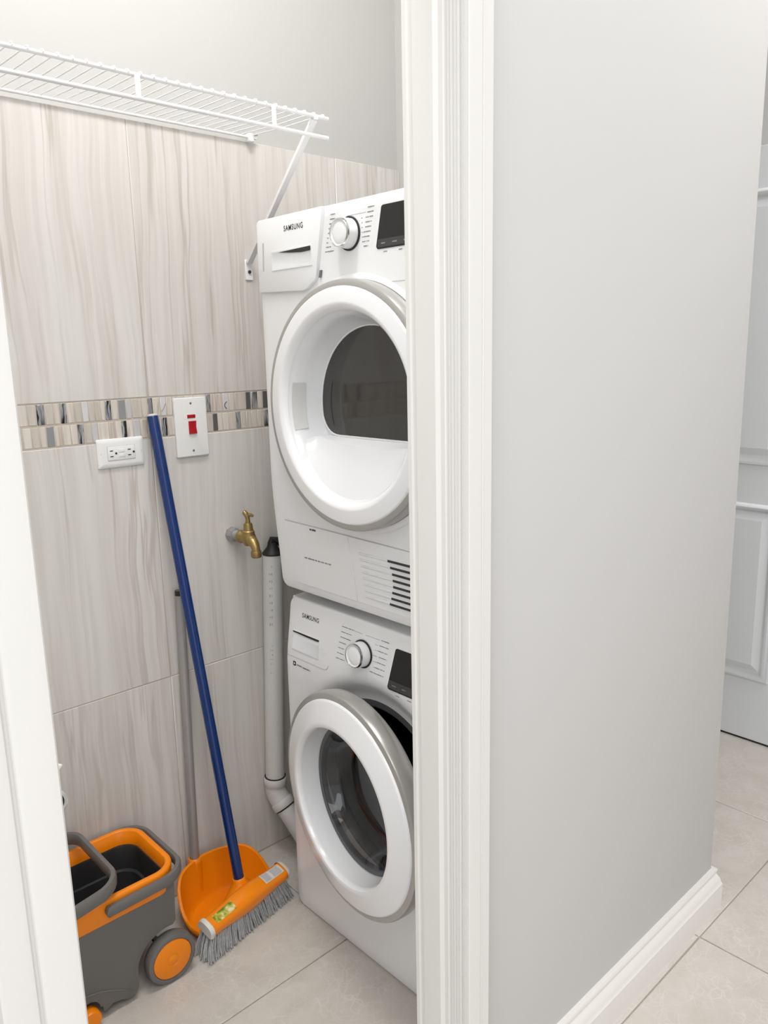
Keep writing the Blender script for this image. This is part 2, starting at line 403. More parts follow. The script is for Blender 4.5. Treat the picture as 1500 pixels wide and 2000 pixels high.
# door frame, near side
Q = [(0.222, 0.8286), (0.232, 0.8286), (0.234, 0.8262), (0.234, 0.7460), (0.2385, 0.7450), (0.2400, 0.7270), (0.2375, 0.7235), (0.2040, 0.7225), (0.2005, 0.7240), (0.1985, 0.7275), (0.1960, 0.7275), (0.1935, 0.7235), (0.1880, 0.7225), (0.1640, 0.7235), (0.1620, 0.7260), (0.1620, 0.7460), (0.205, 0.7460), (0.205, 0.8286)]
struct(MB().prism(Q, lambda u, v, ww: (u, v, ww), 0.0, 2.055).out('trim_2', 'trim_white', smooth=25))
struct(MB().box((0.162, 0.7225, 2.055), (0.888, 0.8286, 2.13), 0.003).out('trim_3', 'trim_white'))
st = thing('strike_plate', (0.240, 0.752, 0.955), 'small chrome strike lip peeking past the near white door frame', 'strike plate')
MB().box((0.234, 0.746, 0.950), (0.2365, 0.790, 1.030), 0.0005, 1).out('plate', 'chrome', st)
MB().lathe([(0.0135, -0.004), (0.0150, -0.003), (0.0150, 0.003), (0.0135, 0.004), (0.0115, 0.003), (0.0115, -0.003), (0.0135, -0.004)], (0.2375, 0.7520, 0.981), (0, 1, 0), 28).out('lip', 'chrome', st)
MB().lathe([(0.0, -0.001), (0.0116, -0.001), (0.0116, 0.001), (0, 0.001)], (0.2375, 0.7520, 0.981), (0, 1, 0), 28).out('latch_hole', 'black_plastic', st)
MB().add([(0.2345, 0.745, 1.020), (0.2515, 0.750, 1.0185), (0.2345, 0.745, 1.003), (0.2345, 0.757, 1.020), (0.2500, 0.756, 1.0180), (0.2345, 0.757, 1.003)],
         [(0, 1, 2), (3, 5, 4), (0, 3, 4, 1), (1, 4, 5, 2), (0, 2, 5, 3)]).out('chipped_edge', 'trim_white', st)['label'] = 'white pointed chip'

# baseboard round the outside corner
prof = [(0, 0), (0.022, 0), (0.022, 0.066), (0.0195, 0.070), (0.0185, 0.076), (0.0165, 0.083), (0.0120, 0.090), (0.0095, 0.095), (0.0095, 0.100), (0.0115, 0.104), (0.0105, 0.109), (0.0, 0.111)]
rows = [[(0.888, 0.745-d, z) for d, z in prof], [(1.80+d, 0.745-d, z) for d, z in prof], [(1.80+d, 1.85, z) for d, z in prof]]
mb = MB().grid(rows); mb.cap(rows[0])
struct(mb.out('baseboard_front', 'base_white', smooth=25))
rows = [[(-1.9, 0.745-d, z) for d, z in prof], [(0.162, 0.745-d, z) for d, z in prof]]
struct(MB().grid(rows).out('baseboard_left', 'base_white', smooth=25))

# ------------------------------------------------------------------ panelled door across the lobby
d1 = struct(MB().box((2.735, 0.86, 0.008), (2.775, 1.62, 2.03), 0.002, 1).out('door_1', 'door_white'))
def panel(z0, z1, y0=0.982, y1=1.498):
    prof = [(0.0, 0.0), (0.004, 0.010), (0.012, 0.015), (0.020, 0.012), (0.026, 0.003), (0.032, 0.0005)]
    loops = []
    for d, h in prof:
        loops.append([(2.7355-h, y0+d, z0+d), (2.7355-h, y1-d, z0+d), (2.7355-h, y1-d, z1-d), (2.7355-h, y0+d, z1-d)])
    MB().grid(loops, True).out('panel_moulding', 'door_white', d1, smooth=50)
    rows = []
    for d, h in ((0.034, 0.0005), (0.058, 0.009), (0.060, 0.009)):
        rows.append([(2.7355-h, y0+d, z0+d), (2.7355-h, y1-d, z0+d), (2.7355-h, y1-d, z1-d), (2.7355-h, y0+d, z1-d)])
    m = MB().grid(rows, True); m.cap(rows[-1]); m.out('raised_panel', 'door_white', d1, smooth=15)
panel(0.236, 0.872); panel(1.005, 1.90)
struct(MB().box((2.765, 0.78, 0.0), (2.790, 0.855, 2.11), 0.003).out('trim_4', 'door_white'))
struct(MB().box((2.740, 0.86, 0.0), (2.774, 1.62, 0.0075)).out('door_gap_shade', 'black_plastic'))  # black strip standing in for the shade in the gap under the door

# ------------------------------------------------------------------ laundry machines
Y0, Y1 = 0.905, 1.500
def front_panel(name, z0, z1, prof, yc, zc, rh, parent, dish=None, rc=0.022):
    # front sheet with a round loading hole, curved in section, with rolled edges
    loop = []
    def seg(a, b, n):
        for k in range(n): loop.append((a[0]+(b[0]-a[0])*k/n, a[1]+(b[1]-a[1])*k/n))
    r = rc
    seg((Y1, z0+r), (Y1, z1-r), 24); loop.extend(arc(Y1-r, z1-r, r, 0, PI/2, 7)[:-1])
    seg((Y1-r, z1), (Y0+r, z1), 24); loop.extend(arc(Y0+r, z1-r, r, PI/2, PI, 7)[:-1])
    seg((Y0, z1-r), (Y0, z0+r), 24); loop.extend(arc(Y0+r, z0+r, r, PI, 1.5*PI, 7)[:-1])
    seg((Y0+r, z0), (Y1-r, z0), 24); loop.extend(arc(Y1-r, z0+r, r, 1.5*PI, 2*PI, 7)[:-1])
    rows = []
    ts = [0, 0.02, 0.04, 0.07, 0.10, 0.14, 0.18, 0.24, 0.3, 0.4, 0.5, 0.6, 0.7, 0.8, 0.9, 1.0]
    for t in ts:
        row = []
        for (y, z) in loop:
            a = math.atan2(z-zc, y-yc); R = math.hypot(y-yc, z-zc)
            ro = rh + (R-rh)*t
            if dish and R > dish[1]: ro = rh + (dish[1]+0.01-rh)*min(1, t/0.3) if t <= 0.3 else dish[1]+0.01 + (R-dish[1]-0.01)*(t-0.3)/0.7
            yy, zz = yc+ro*math.cos(a), zc+ro*math.sin(a)
            x = prof(zz)
            if dish: x += dish[0]*smoothstep((dish[1]-ro)/dish[2])
            row.append((x, yy, zz))
        rows.append(row)
    cy, cz = (Y0+Y1)/2, (z0+z1)/2
    for off, back in ((0.0022, 0.0012), (0.0036, 0.0040), (0.0040, 0.0080), (0.0040, 0.045)):
        rows.append([(prof(z)+back if back < 0.04 else max(prof(z)+0.03, 1.098), y + off*(1 if y > cy else -1)*min(1, abs(y-cy)/0.28), z + off*(1 if z > cz else -1)*min(1, abs(z-cz)/(0.95*(z1-z0)/2))) for (y, z) in loop])
    return MB().grid(rows, True).out(name, 'enamel', parent, smooth=50)

def cabinet(name, x0, x1, z0, z1, parent):
    # sheet-metal box, open at the front behind the front panel
    t = 0.004; ya, yb = Y0+0.002, Y1-0.002; m = MB()
    m.box((x0, ya, z0), (x1, ya+t, z1)); m.box((x0, yb-t, z0), (x1, yb, z1))
    m.box((x0, ya+t, z0), (x1, yb-t, z0+t)); m.box((x0, ya+t, z1-t), (x1, yb-t, z1)); m.box((x1-t, ya+t, z0+t), (x1, yb-t, z1-t))
    return m.out(name, 'enamel', parent, fix=False)
def knob(parent, X, y, z, tilt=0.0):
    n = (-math.cos(tilt), 0, math.sin(tilt)); o = (X, y, z)
    k = MB().lathe([(0.0, 0.0005), (0.0318, 0.0005), (0.0318, 0.0022), (0.0300, 0.0030), (0.0, 0.0030)], o, n, 48).out('dial_ring', 'black_plastic', parent)
    k['label'] = 'black ring behind dial'
    d = MB().lathe([(0.0282, 0.003), (0.0280, 0.010), (0.0268, 0.0235), (0.0255, 0.0268), (0.0238, 0.0275), (0.0225, 0.0262), (0.0205, 0.0255), (0.0195, 0.0265), (0.0175, 0.0275), (0.010, 0.0280), (0, 0.0282)], o, n, 48).out('dial', 'door_plastic', parent)
    MB().lathe([(0.0262, 0.0225), (0.0274, 0.0235), (0.0272, 0.0262), (0.0258, 0.0290), (0.0246, 0.0293), (0.0238, 0.0270)], o, n, 48).out('dial_trim', 'chrome', d)
    return d

def legend(mb, X, y, z, width, h=0.0021):
    # one line of minute lettering, too small to read: a row of uneven glyph strokes
    c = 0.0
    while c < width:
        wd = random.uniform(0.0009, 0.0020)
        if random.random() < 0.10 and c > 0.006: c += 0.0016
        hh = h*random.choice((0.75, 0.8, 1.0)); x = X(z)
        mb.add([(x, y-c, z-hh/2), (x, y-c-wd, z-hh/2), (x, y-c-wd, z+hh/2), (x, y-c, z+hh/2)], [(0, 1, 2, 3)])
        c += wd + 0.0005
def rule(mb, X, y0, y1, z, t=0.0005):
    x = X(z); mb.add([(x, y0, z-t), (x, y1, z-t), (x, y1, z+t), (x, y0, z+t)], [(0, 1, 2, 3)])
def display(parent, X, ytl, ztl, ybl, zbl, y2, band, name='display'):
    # black glass with a slanted left side, touch strip along the bottom
    def pt(y, z, d): return (X(z)-d, y, z)
    r = 0.006; poly = []
    for (y, z, a0) in ((ybl-r, zbl+r, PI*1.5), (y2+r, zbl+r, PI), (y2+r, ztl-r, PI/2), (ytl-r, ztl-r, 0)):
        if a0 == PI*1.5: poly += arc(y, z, r, 0, -PI/2, 5)
        elif a0 == PI: poly += arc(y, z, r, -PI/2, -PI, 5)
        elif a0 == PI/2: poly += arc(y, z, r, PI, PI/2, 5)
        else: poly += arc(y, z, r, PI/2, 0, 5)
    m = MB(); A = [pt(y, z, 0.0012) for y, z in poly]; Bk = [pt(y, z, -0.004) for y, z in poly]
    m.grid([Bk, A], True); m.cap(A); o = m.out(name, 'black_gloss', parent)
    f = (band-zbl)/(ztl-zbl); yb = ybl+(ytl-ybl)*f-0.0015
    s = MB().add([pt(ybl-0.003, zbl+0.003, 0.0016), pt(y2+0.003, zbl+0.003, 0.0016), pt(y2+0.003, band, 0.0016), pt(yb, band, 0.0016)], [(0, 1, 2, 3)]).out('touch_strip', 'touch_strip', o)
    g = MB()
    zm = (zbl+band)/2
    Xs = lambda z: X(z)-0.0020
    for k in range(5):
        y = ybl-0.014-k*0.030
        if y > y2+0.02: legend(g, Xs, y, zm+0.001, 0.011, 0.0024)
    g.out('touch_icons', 'print_light', o, kind='stuff')
    return o

# ---- washing machine
def XW(z): return 1.060 + 0.020*smoothstep((z-0.66)/0.19)
ws = thing('washing_machine', (1.36, 1.20, 0), 'white front-loading washing machine on the floor with its round door ajar', 'washing machine')
WC = (1.190, 0.452)
front_panel('front_panel', 0.006, 0.834, XW, WC[0], WC[1], 0.192, ws, dish=(0.026, 0.262, 0.05))
cabinet('cabinet', 1.092, 1.62, 0.012, 0.825, ws)
B('worktop', (1.084, Y0, 0.8255), (1.63, Y1, 0.8385), 'enamel', ws, 0.004)
for fx_, fy_ in ((1.14, 0.95), (1.14, 1.455), (1.57, 0.95), (1.57, 1.455)):
    MB().lathe([(0.0, 0), (0.022, 0), (0.022, 0.006), (0.012, 0.0125), (0, 0.0125)], (fx_, fy_, 0), (0, 0, 1), 20).out('foot', 'black_plastic', ws)
# gasket and drum
gk = [(0.205, 0.000), (0.192, -0.002), (0.186, 0.004), (0.182, 0.014), (0.188, 0.022), (0.178, 0.034), (0.170, 0.050), (0.172, 0.062)]
MB().lathe([(r, -h) for r, h in gk], (1.086, WC[0], WC[1]), (-1, 0, 0), 72).out('door_gasket', 'rubber_grey', ws)
MB().lathe([(0.172, -0.062), (0.235, -0.066), (0.235, -0.40), (0.0, -0.40)], (1.086, WC[0], WC[1]), (-1, 0, 0), 64).out('drum', 'drum_steel', ws)
# door, swung a little open on its hinge beside the tiled wall
AJ = math.radians(6.5); HX, HY = 1.004, 1.452
un = Vector((-math.sin(AJ), -math.cos(AJ), 0)); nn = Vector((-math.cos(AJ), math.sin(AJ), 0))
dc = Vector((HX, HY, 0.458)) + un*0.264
dw = MB().lathe([(0.180, -0.046), (0.236, -0.044), (0.2445, -0.036), (0.2470, -0.022), (0.2470, -0.004), (0.2445, 0.001), (0.238, 0.003), (0.231, 0.003)], dc, nn, 96).out('door', 'chrome_band', ws)
dw['label'] = 'silver-banded round door standing ajar'
MB().lathe([(0.233, 0.001), (0.2318, 0.005), (0.2295, 0.0075), (0.2275, 0.0082), (0.2060, 0.0148), (0.1860, 0.0200), (0.1835, 0.0205), (0.1785, 0.0210), (0.1745, 0.0195), (0.1720, 0.0150), (0.171, 0.008)], dc, nn, 96).out('door_ring', 'door_plastic', dw)
MB().lathe([(0.171, 0.008), (0.1695, -0.010), (0.1665, -0.036), (0.160, -0.038)], dc, nn, 96).out('door_bowl', 'bowl_plastic', dw)
MB().lathe([(0.1655, -0.0355), (0.161, -0.033), (0.156, -0.037), (0.152, -0.048)], dc, nn, 96).out('glass_seal', 'rubber_grey', dw)
# thick glass bowl bulging into the drum
go = [(0.158, -0.037), (0.151, -0.050), (0.143, -0.066), (0.128, -0.086), (0.100, -0.098), (0.060, -0.103), (0.0, -0.104)]
gi = [(0.0, -0.097), (0.058, -0.096), (0.096, -0.091), (0.122, -0.080), (0.136, -0.063), (0.145, -0.048), (0.152, -0.037), (0.158, -0.037)]
MB().lathe(go + gi, dc, nn, 96).out('door_glass', 'clear_glass', dw)
MB().lathe([(0.152, -0.046), (0.176, -0.050), (0.180, -0.046)], dc, nn, 64).out('door_inner_ring', 'rubber_grey', dw)
h = MB()
h.box((HX+0.044, HY-0.030, 0.40), (HX+0.068, HY+0.004, 0.516), 0.004); h.out('door_hinge', 'chrome_band', dw)
# controls
XWp = lambda z: XW(z)-0.0006
knob(ws, XW(0.764)+0.0003, 1.2315, 0.764, 0.10)
display(ws, XW, 1.131, 0.803, 1.145, 0.712, 0.945, 0.733)
text('brand_print', 'SAMSUNG', 1.452, 1.389, 0.7945, 0.8055, XWp, 'print_dark', ws, 0.014)
lg = MB()
for k in range(7):
    z = 0.808-k*0.0125; ex = (0.0, 0.001, 0.003, 0.006, 0.008, 0.010, 0.012)[k]
    legend(lg, XWp, 1.306+ex, z, (0.042, 0.036, 0.034, 0.024, 0.020, 0.022, 0.030)[k])
    wr_ = (0.024, 0.028, 0.030, 0.024, 0.026, 0.030, 0.044)[k]
    legend(lg, XWp, 1.151+0.0015*k+wr_, z, wr_)
for k in range(3):
    legend(lg, XWp, 1.120-k*0.035, 0.7045, 0.012)
rule(lg, XWp, 1.262, 1.236, 0.8075, 0.0003); rule(lg, XWp, 1.226, 1.180, 0.8075, 0.0003)
for k in range(1, 6): rule(lg, XWp, 1.198-0.002*abs(k-3), 1.185, 0.8075-k*0.0125, 0.0003)
legend(lg, XWp, 1.462, 0.6755, 0.021, 0.0042); legend(lg, XWp, 1.438, 0.6745, 0.026, 0.0040)
lg.out('legend_print', 'print_grey', ws, fix=False, kind='stuff')
MB().prism(rrect(1.4665, 1.4765, 0.671, 0.682, 0.0022, 4), lambda u, v, q: (XW(v)-q, u, v), -0.001, 0.0006).out('emblem', 'print_dark', ws)
MB().prism(rrect(1.4695, 1.4735, 0.6745, 0.6785, 0.0008, 3), lambda u, v, q: (XW(v)-q, u, v), -0.001, 0.0008).out('emblem_core', 'plate_white', ws)
# detergent drawer: shallow hand recess and a joint line under it
def recess(parent, X, ya, yb, za, zb, depth, slot, name='drawer_handle'):
    # ya>yb, zb>za ; a scooped pocket: lower part slopes in, black slot at the top
    m = MB()
    f = 0.0008
    ro = [(X(za)-f, ya, za), (X(za)-f, yb, za), (X(zb)-f, yb, zb), (X(zb)-f, ya, zb)]
    return ro
def pocket(parent, X, ya, yb, za, zb, rim, tag_dark, topdark):
    g = MB(); e = 0.0016
    A = [(X(za)-e, ya, za), (X(za)-e, yb, za), (X(zb)-e, yb, zb), (X(zb)-e, ya, zb)]
    i = 0.0020
    A2 = [(X(za)-e, ya-i, za+i), (X(za)-e, yb+i, za+i), (X(zb)-e, yb+i, zb-i), (X(zb)-e, ya-i, zb-i)]
    Bk = [(X(za)-e*0.6, ya-0.004, za+0.004), (X(za)-e*0.6, yb+0.004, za+0.004), (X(zb)-e*0.1, yb+0.005, zb-0.004), (X(zb)-e*0.1, ya-0.005, zb-0.004)]
    g.grid([[(p[0]+e, p[1], p[2]) for p in A], A, A2, Bk], True); g.cap(Bk)
    o = g.out('drawer_handle', 'bowl_plastic', parent)
    s = MB(); 
    s.prism(topdark, lambda u, v, q: (X(v)-q, u, v), 0.0, 0.0019); s.out('finger_slot', tag_dark, o)
    return o
pocket(ws, XW, 1.484, 1.380, 0.711, 0.757, 0.003, 'black_plastic', [(1.482, 0.7565), (1.382, 0.7565), (1.384, 0.7515), (1.432, 0.7520), (1.482, 0.7535)])
sm = MB(); sp = [(1.499, 0.693), (1.36, 0.693), (1.352, 0.6945), (1.346, 0.699), (1.3435, 0.706)]
sm.tube([(XW(z)-0.0001, y, z) for y, z in sp], 0.0007, 6); sm.out('drawer_joint', 'seam_grey', ws)

# ---- tumble dryer stacked on top
ZB = 0.868
def XD(z): return 1.041 + 0.020*smoothstep((1.16-z)/0.34)
dr = thing('tumble_dryer', (1.36, 1.20, ZB), 'white tumble dryer stacked on the washing machine, round door with dark window', 'tumble dryer')
DC = (1.190, 1.306)
front_panel('front_panel', ZB+0.004, 1.694, XD, DC[0], DC[1], 0.21, dr)
cabinet('cabinet', 1.090, 1.62, ZB+0.002, 1.690, dr)
MB().lathe([(0.205, 0.0), (0.205, -0.40), (0.0, -0.40)], (1.10, DC[0], DC[1]), (-1, 0, 0), 48).out('drum', 'drum_steel', dr)
B('worktop', (1.066, Y0, 1.689), (1.63, Y1, 1.6985), 'enamel', dr, 0.004)
for fx_, fy_ in ((1.16, 0.95), (1.16, 1.45), (1.57, 0.95), (1.57, 1.45)):
    MB().lathe([(0.0, -0.0290), (0.022, -0.0290), (0.022, -0.012), (0.014, 0.002), (0, 0.002)], (fx_, fy_, ZB), (0, 0, 1), 20).out('foot', 'rubber_grey', dr)
# detergent / water drawer front, proud of the panel
PR = 0.0085
def XQ(z): return XD(z)-PR
dp = [(1.4985, 1.690), (1.4985, 1.546), (1.342, 1.5405), (1.328, 1.5435), (1.304, 1.5575), (1.297, 1.566), (1.270, 1.6965), (1.490, 1.6965)]
mb = MB(); mb.prism(dp, lambda u, v, q: (XD(v)-q, u, v), -0.01, PR)
dwr = mb.out('drawer', 'enamel', dr, bev=0.0025)
pocket(dwr, XQ, 1.445, 1.306, 1.588, 1.627, 0.003, 'black_plastic', [(1.418, 1.6235), (1.309, 1.6262), (1.309, 1.6175), (1.34, 1.6165), (1.38, 1.6195)])
MB().prism([(1.4760, 1.648), (1.4715, 1.648), (1.4750, 1.590), (1.4795, 1.590)], lambda u, v, q: (XQ(v)-q, u, v), -0.002, 0.0006).out('drawer_groove', 'seam_grey', dwr)
MB().prism([(1.289, 1.577), (1.284, 1.577), (1.288, 1.563), (1.293, 1.563)], lambda u, v, q: (XD(v)-q, u, v), 0.001, 0.0040).out('drawer_catch', 'print_grey', dwr)
XQp = lambda z: XQ(z)-0.0007
text('brand_print', 'SAMSUNG', 1.397, 1.332, 1.6635, 1.6745, XQp, 'print_dark', dwr, 0.014)
XDp = lambda z: XD(z)-0.0006
knob(dr, XD(1.637)+0.0003, 1.199, 1.637)
display(dr, XD, 1.108, 1.676, 1.123, 1.600, 0.945, 1.617)
lg = MB()
for k in range(9):
    z = 1.6785-k*0.0085
    wl = (0.013, 0.015, 0.012, 0.011, 0.004, 0.004, 0.005, 0.016, 0.026)[k]
    legend(lg, XDp, 1.253+k*0.0026, z, wl)
for k in range(9):
    z = 1.6775-k*0.0085; wl = (0.017, 0.016, 0.019, 0.017, 0.016, 0.018, 0.017, 0.016, 0.012)[k]
    legend(lg, XDp, 1.127+k*0.0025+wl, z, wl)
for k in range(2, 8): rule(lg, XDp, 1.163, 1.160, 1.6775-k*0.0085, 0.0006)
rule(lg, XDp, 1.205, 1.150, 1.6695, 0.0003)
legend(lg, XDp, 1.104, 1.5945, 0.009); legend(lg, XDp, 1.064, 1.5945, 0.009)
lg.out('legend_print', 'print_grey', dr, fix=False, kind='stuff')
rl = MB(); rl.tube([(XD(1.54)-0.0001, 1.100, 1.540), (XD(1.54)-0.0001, Y0+0.002, 1.540)], 0.0006, 6); rl.out('panel_joint', 'seam_grey', dr)
# door
XP = 1.002; do = (XP, DC[0], DC[1]); dn = (-1, 0, 0)
dd = MB().lathe([(0.205, -0.048), (0.236, -0.048), (0.2435, -0.044), (0.2460, -0.030), (0.2460, -0.006), (0.2440, -0.001), (0.239, 0.001), (0.232, 0.001)], do, dn, 96).out('door', 'chrome_band', dr)
dd['label'] = 'silver-banded round door, closed'
MB().lathe([(0.254, -0.042), (0.257, -0.038), (0.252, -0.034), (0.246, -0.034)], do, dn, 96).out('door_surround', 'enamel', dd)
MB().lathe([(0.2335, -0.001), (0.2318, 0.0026), (0.2298, 0.0040), (0.2285, 0.0043), (0.2040, 0.0072), (0.2020, 0.0073), (0.1985, 0.0064), (0.1940, 0.0030), (0.1905, -0.001), (0.188, -0.006)], do, dn, 96).out('door_ring', 'door_plastic', dd)
MB().lathe([(0.188, -0.006), (0.186, -0.012), (0.180, -0.018), (0.176, -0.040), (0.166, -0.066), (0.160, -0.080)], do, dn, 96).out('door_bowl', 'bowl_plastic', dd)
# D-shaped dark window and the sloping white sill under it
RW = 0.1615; CH = -0.067
a0 = math.asin(CH/RW)
arcp = arc(0, 0, RW, a0+0.26, PI-a0-0.26, 44)
def _bez(p, c, q, n=7): return [((1-t)**2*p[0]+2*t*(1-t)*c[0]+t*t*q[0], (1-t)**2*p[1]+2*t*(1-t)*c[1]+t*t*q[1]) for t in [k/n for k in range(1, n)]]
cL = (-RW*math.cos(a0), CH); cR = (RW*math.cos(a0), CH); qL = (cL[0]+0.042, CH); qR = (cR[0]-0.042, CH)
arcp = arcp + _bez(arcp[-1], cL, qL) + [qL, qR] + _bez(qR, cR, arcp[0])
def rounded_d(dep):
    return [(XP+dep, DC[0]+y, DC[1]+z) for y, z in arcp]
m = MB(); A = rounded_d(0.0785); Bk = rounded_d(0.0798); m.grid([Bk, A], True); m.cap(A); m.cap(Bk[::-1])
m.out('door_window', 'window_glass', dd)
MB().tube(A + [A[0]], 0.0022, 8, False).out('window_rim', 'bowl_plastic', dd)
bkp = [(XP+0.0802, DC[0]+0.162*math.cos(2*PI*k/48), DC[1]+0.162*math.sin(2*PI*k/48)) for k in range(48)]
m = MB(); m.cap(bkp); m.out('window_back', 'bowl_plastic', dd)
n = 40; rows = []
for Rj, zf, dep in ((0.1625, 0.0, 0.0795), (0.164, 0.05, 0.0755), (0.168, 0.12, 0.0665), (0.170, 0.16, 0.0625), (0.1715, 0.22, 0.0610), (0.178, 0.58, 0.0395), (0.1825, 0.92, 0.0190), (0.187, 1.0, 0.0130)):
    ye = math.sqrt(Rj*Rj-CH*CH); row = []
    for k in range(n+1):
        y = -ye + 2*ye*k/n; zb = min(CH, -math.sqrt(max(0.0, Rj*Rj-y*y)))
        row.append((XP+dep, DC[0]+y, DC[1]+CH+(zb-CH)*zf))
    rows.append(row)
MB().grid(rows).out('window_sill', 'bowl_plastic', dd, smooth=30)
hp = [(0.181*math.cos(t), 0.181*math.sin(t)) for t in [math.radians(a) for a in range(-17, 16, 2)]]
hq = [(0.1735*math.cos(t), 0.1735*math.sin(t)) for t in [math.radians(a) for a in range(15, -18, -2)]]
MB().grid([[(XP+0.0125, DC[0]+y, DC[1]+z) for y, z in hp], [(XP+0.042, DC[0]+y*0.995, DC[1]+z*0.995) for y, z in reversed(hq)]]).out('door_grip', 'pvc', dd)
# service flap and air grille
XDl = lambda z: XD(z)-0.0004
spn = [(1.060, 1.030), (1.463, 1.038), (1.465, 0.93), (1.462, 0.905), (1.455, 0.893), (1.442, 0.887), (1.40, 0.886), (0.93, 0.886)]
fp = [(1.462, 1.036), (1.463, 0.93), (1.460, 0.906), (1.453, 0.894), (1.440, 0.889), (1.2265, 0.888), (1.2405, 1.033)]
MB().prism(fp, lambda u, v, q: (XD(v)-q, u, v), -0.002, 0.0016).out('filter_flap', 'enamel', dr, bev=0.0008, seg=1)
gp = [(1.2385, 1.033), (1.2245, 0.888), (0.94, 0.888), (0.94, 1.027)]
gr = MB().prism(gp, lambda u, v, q: (XD(v)-q, u, v), -0.002, 0.0012).out('vent_panel', 'enamel', dr, bev=0.0006, seg=1)
tp = [(1.4635, 1.0375), (1.24, 1.0343), (0.94, 1.0283)]
MB().tube([(XD(z)-0.0002, y, z) for y, z in tp], 0.0009, 6).out('flap_joint', 'seam_grey', dr)
for k in range(8):
    z = 1.0015-k*0.0134; sh = k*0.0016
    yd = 1.108-(0, 0.006, 0.010, 0.0105, 0.010, 0.006, 0.002, -0.004)[k]+0.010
    MB().box((XD(z)-0.0038, 0.96, z-0.0022), (XD(z)+0.001, 1.208-sh, z+0.0022), 0.0012, 1).out('grille_rib', 'enamel', gr)
    MB().box((XD(z)-0.0043, 0.96, z-0.0030), (XD(z)+0.001, yd, z+0.0018), 0.0004, 1).out('grille_slot', 'print_dark', gr)
lg = MB(); legend(lg, lambda z: XD(z)-0.0021, 1.370, 1.028, 0.020, 0.0048); lg.out('flap_mark', 'print_dark', dr, fix=False, kind='stuff')
lg = MB(); Xq = lambda z: XD(z)-0.0021
for y, wd in ((1.401, 0.010), (1.388, 0.032), (1.352, 0.021), (1.327, 0.020)): legend(lg, Xq, y, 0.9565, wd, 0.0036)
lg.out('flap_print', 'print_grey', dr, fix=False, kind='stuff')

# ------------------------------------------------------------------ wire shelf
sh = thing('wire_shelf', (0.6, 1.75, 1.93), 'long white wire shelf fixed high on the tiled wall', 'shelf')
YF = 1.460; ZF = 1.9235; YB = 1.741; ZBk = 1.9375
MB().tube([(0.005, YF, ZF), (1.2135, YF, ZF)], 0.0042, 12).out('front_rod', 'wire_white', sh)
MB().tube([(0.005, YF, ZF-0.040), (1.2120, YF, ZF-0.040)], 0.0042, 12).out('front_rod', 'wire_white', sh)
MB().tube([(0.005, YB, ZBk), (1.2140, YB, ZBk)], 0.0032, 10).out('back_rod', 'wire_white', sh)
MB().tube([(0.005, 1.600, 1.9258), (1.2100, 1.600, 1.9258)], 0.0022, 8)
for x in (0.146, 0.452, 0.7585, 1.0645):
    MB().box((x-0.0055, YF-0.0045, ZF-0.040), (x+0.0055, YF-0.0025, ZF), 0.0006, 1).out('upright', 'wire_white', sh)
wp = [(0, YB, ZBk+0.0045), (0, YB-0.006, ZBk+0.0045), (0, 1.60, 1.9330), (0, YF+0.008, ZF+0.0062), (0, YF+0.001, ZF+0.0066), (0, YF-0.0045, ZF+0.0050), (0, YF-0.0062, ZF+0.0005)]
wm = None
x = 1.1985
while x > 0.01:
    if wm is None:
        o = MB().tube([(WL[sh].x, p[1], p[2]) for p in wp], 0.0013, 6).out('wire', 'wire_white', sh); wm = o.data
    else:
        o = bpy.data.objects.new('wire', wm); COL.objects.link(o); o.parent = sh
    o.location = (x-WL[sh].x, 0, 0); x -= 0.0254
br = MB(); a = Vector((1.176, 1.744, 1.640)); b = Vector((1.176, YF+0.002, ZF-0.006))
t = (b-a).normalized(); s_ = Vector((1, 0, 0)); nrm = t.cross(s_)
def bar(mb, a, b, w, th):
    t = (b-a).normalized(); s = Vector((1, 0, 0)); nr = t.cross(s)
    A = [a+s*i*w/2+nr*j*th/2 for i, j in ((-1, -1), (1, -1), (1, 1), (-1, 1))]; Bq = [p+(b-a) for p in A]
    mb.grid([A, Bq], True); mb.cap(A[::-1]); mb.cap(Bq)
bar(br, a, b, 0.0155, 0.0085)
brk = br.out('brace', 'wire_white', sh, bev=0.0012)
MB().box((1.1655, 1.7465, 1.598), (1.1875, 1.7500, 1.648), 0.001, 1).out('brace_foot', 'wire_white', brk)
MB().lathe([(0, 0), (0.0042, 0), (0.0042, 0.003), (0, 0.0035)], (1.1765, 1.7468, 1.618), (0, -1, 0), 16).out('brace_screw', 'print_dark', brk)
MB().box((1.172, YF-0.006, ZF-0.008), (1.182, YF+0.008, ZF+0.002), 0.001, 1).out('brace_hook', 'wire_white', brk)
cl = MB().box((1.188, 1.733, 1.926), (1.204, 1.7500, 1.946), 0.002, 1).out('wall_clip', 'wire_white', sh)
MB().tube([(1.204, 1.737, 1.943), (1.216, 1.737, 1.945)], 0.0018, 8).out('clip_pin', 'galvanised', cl)

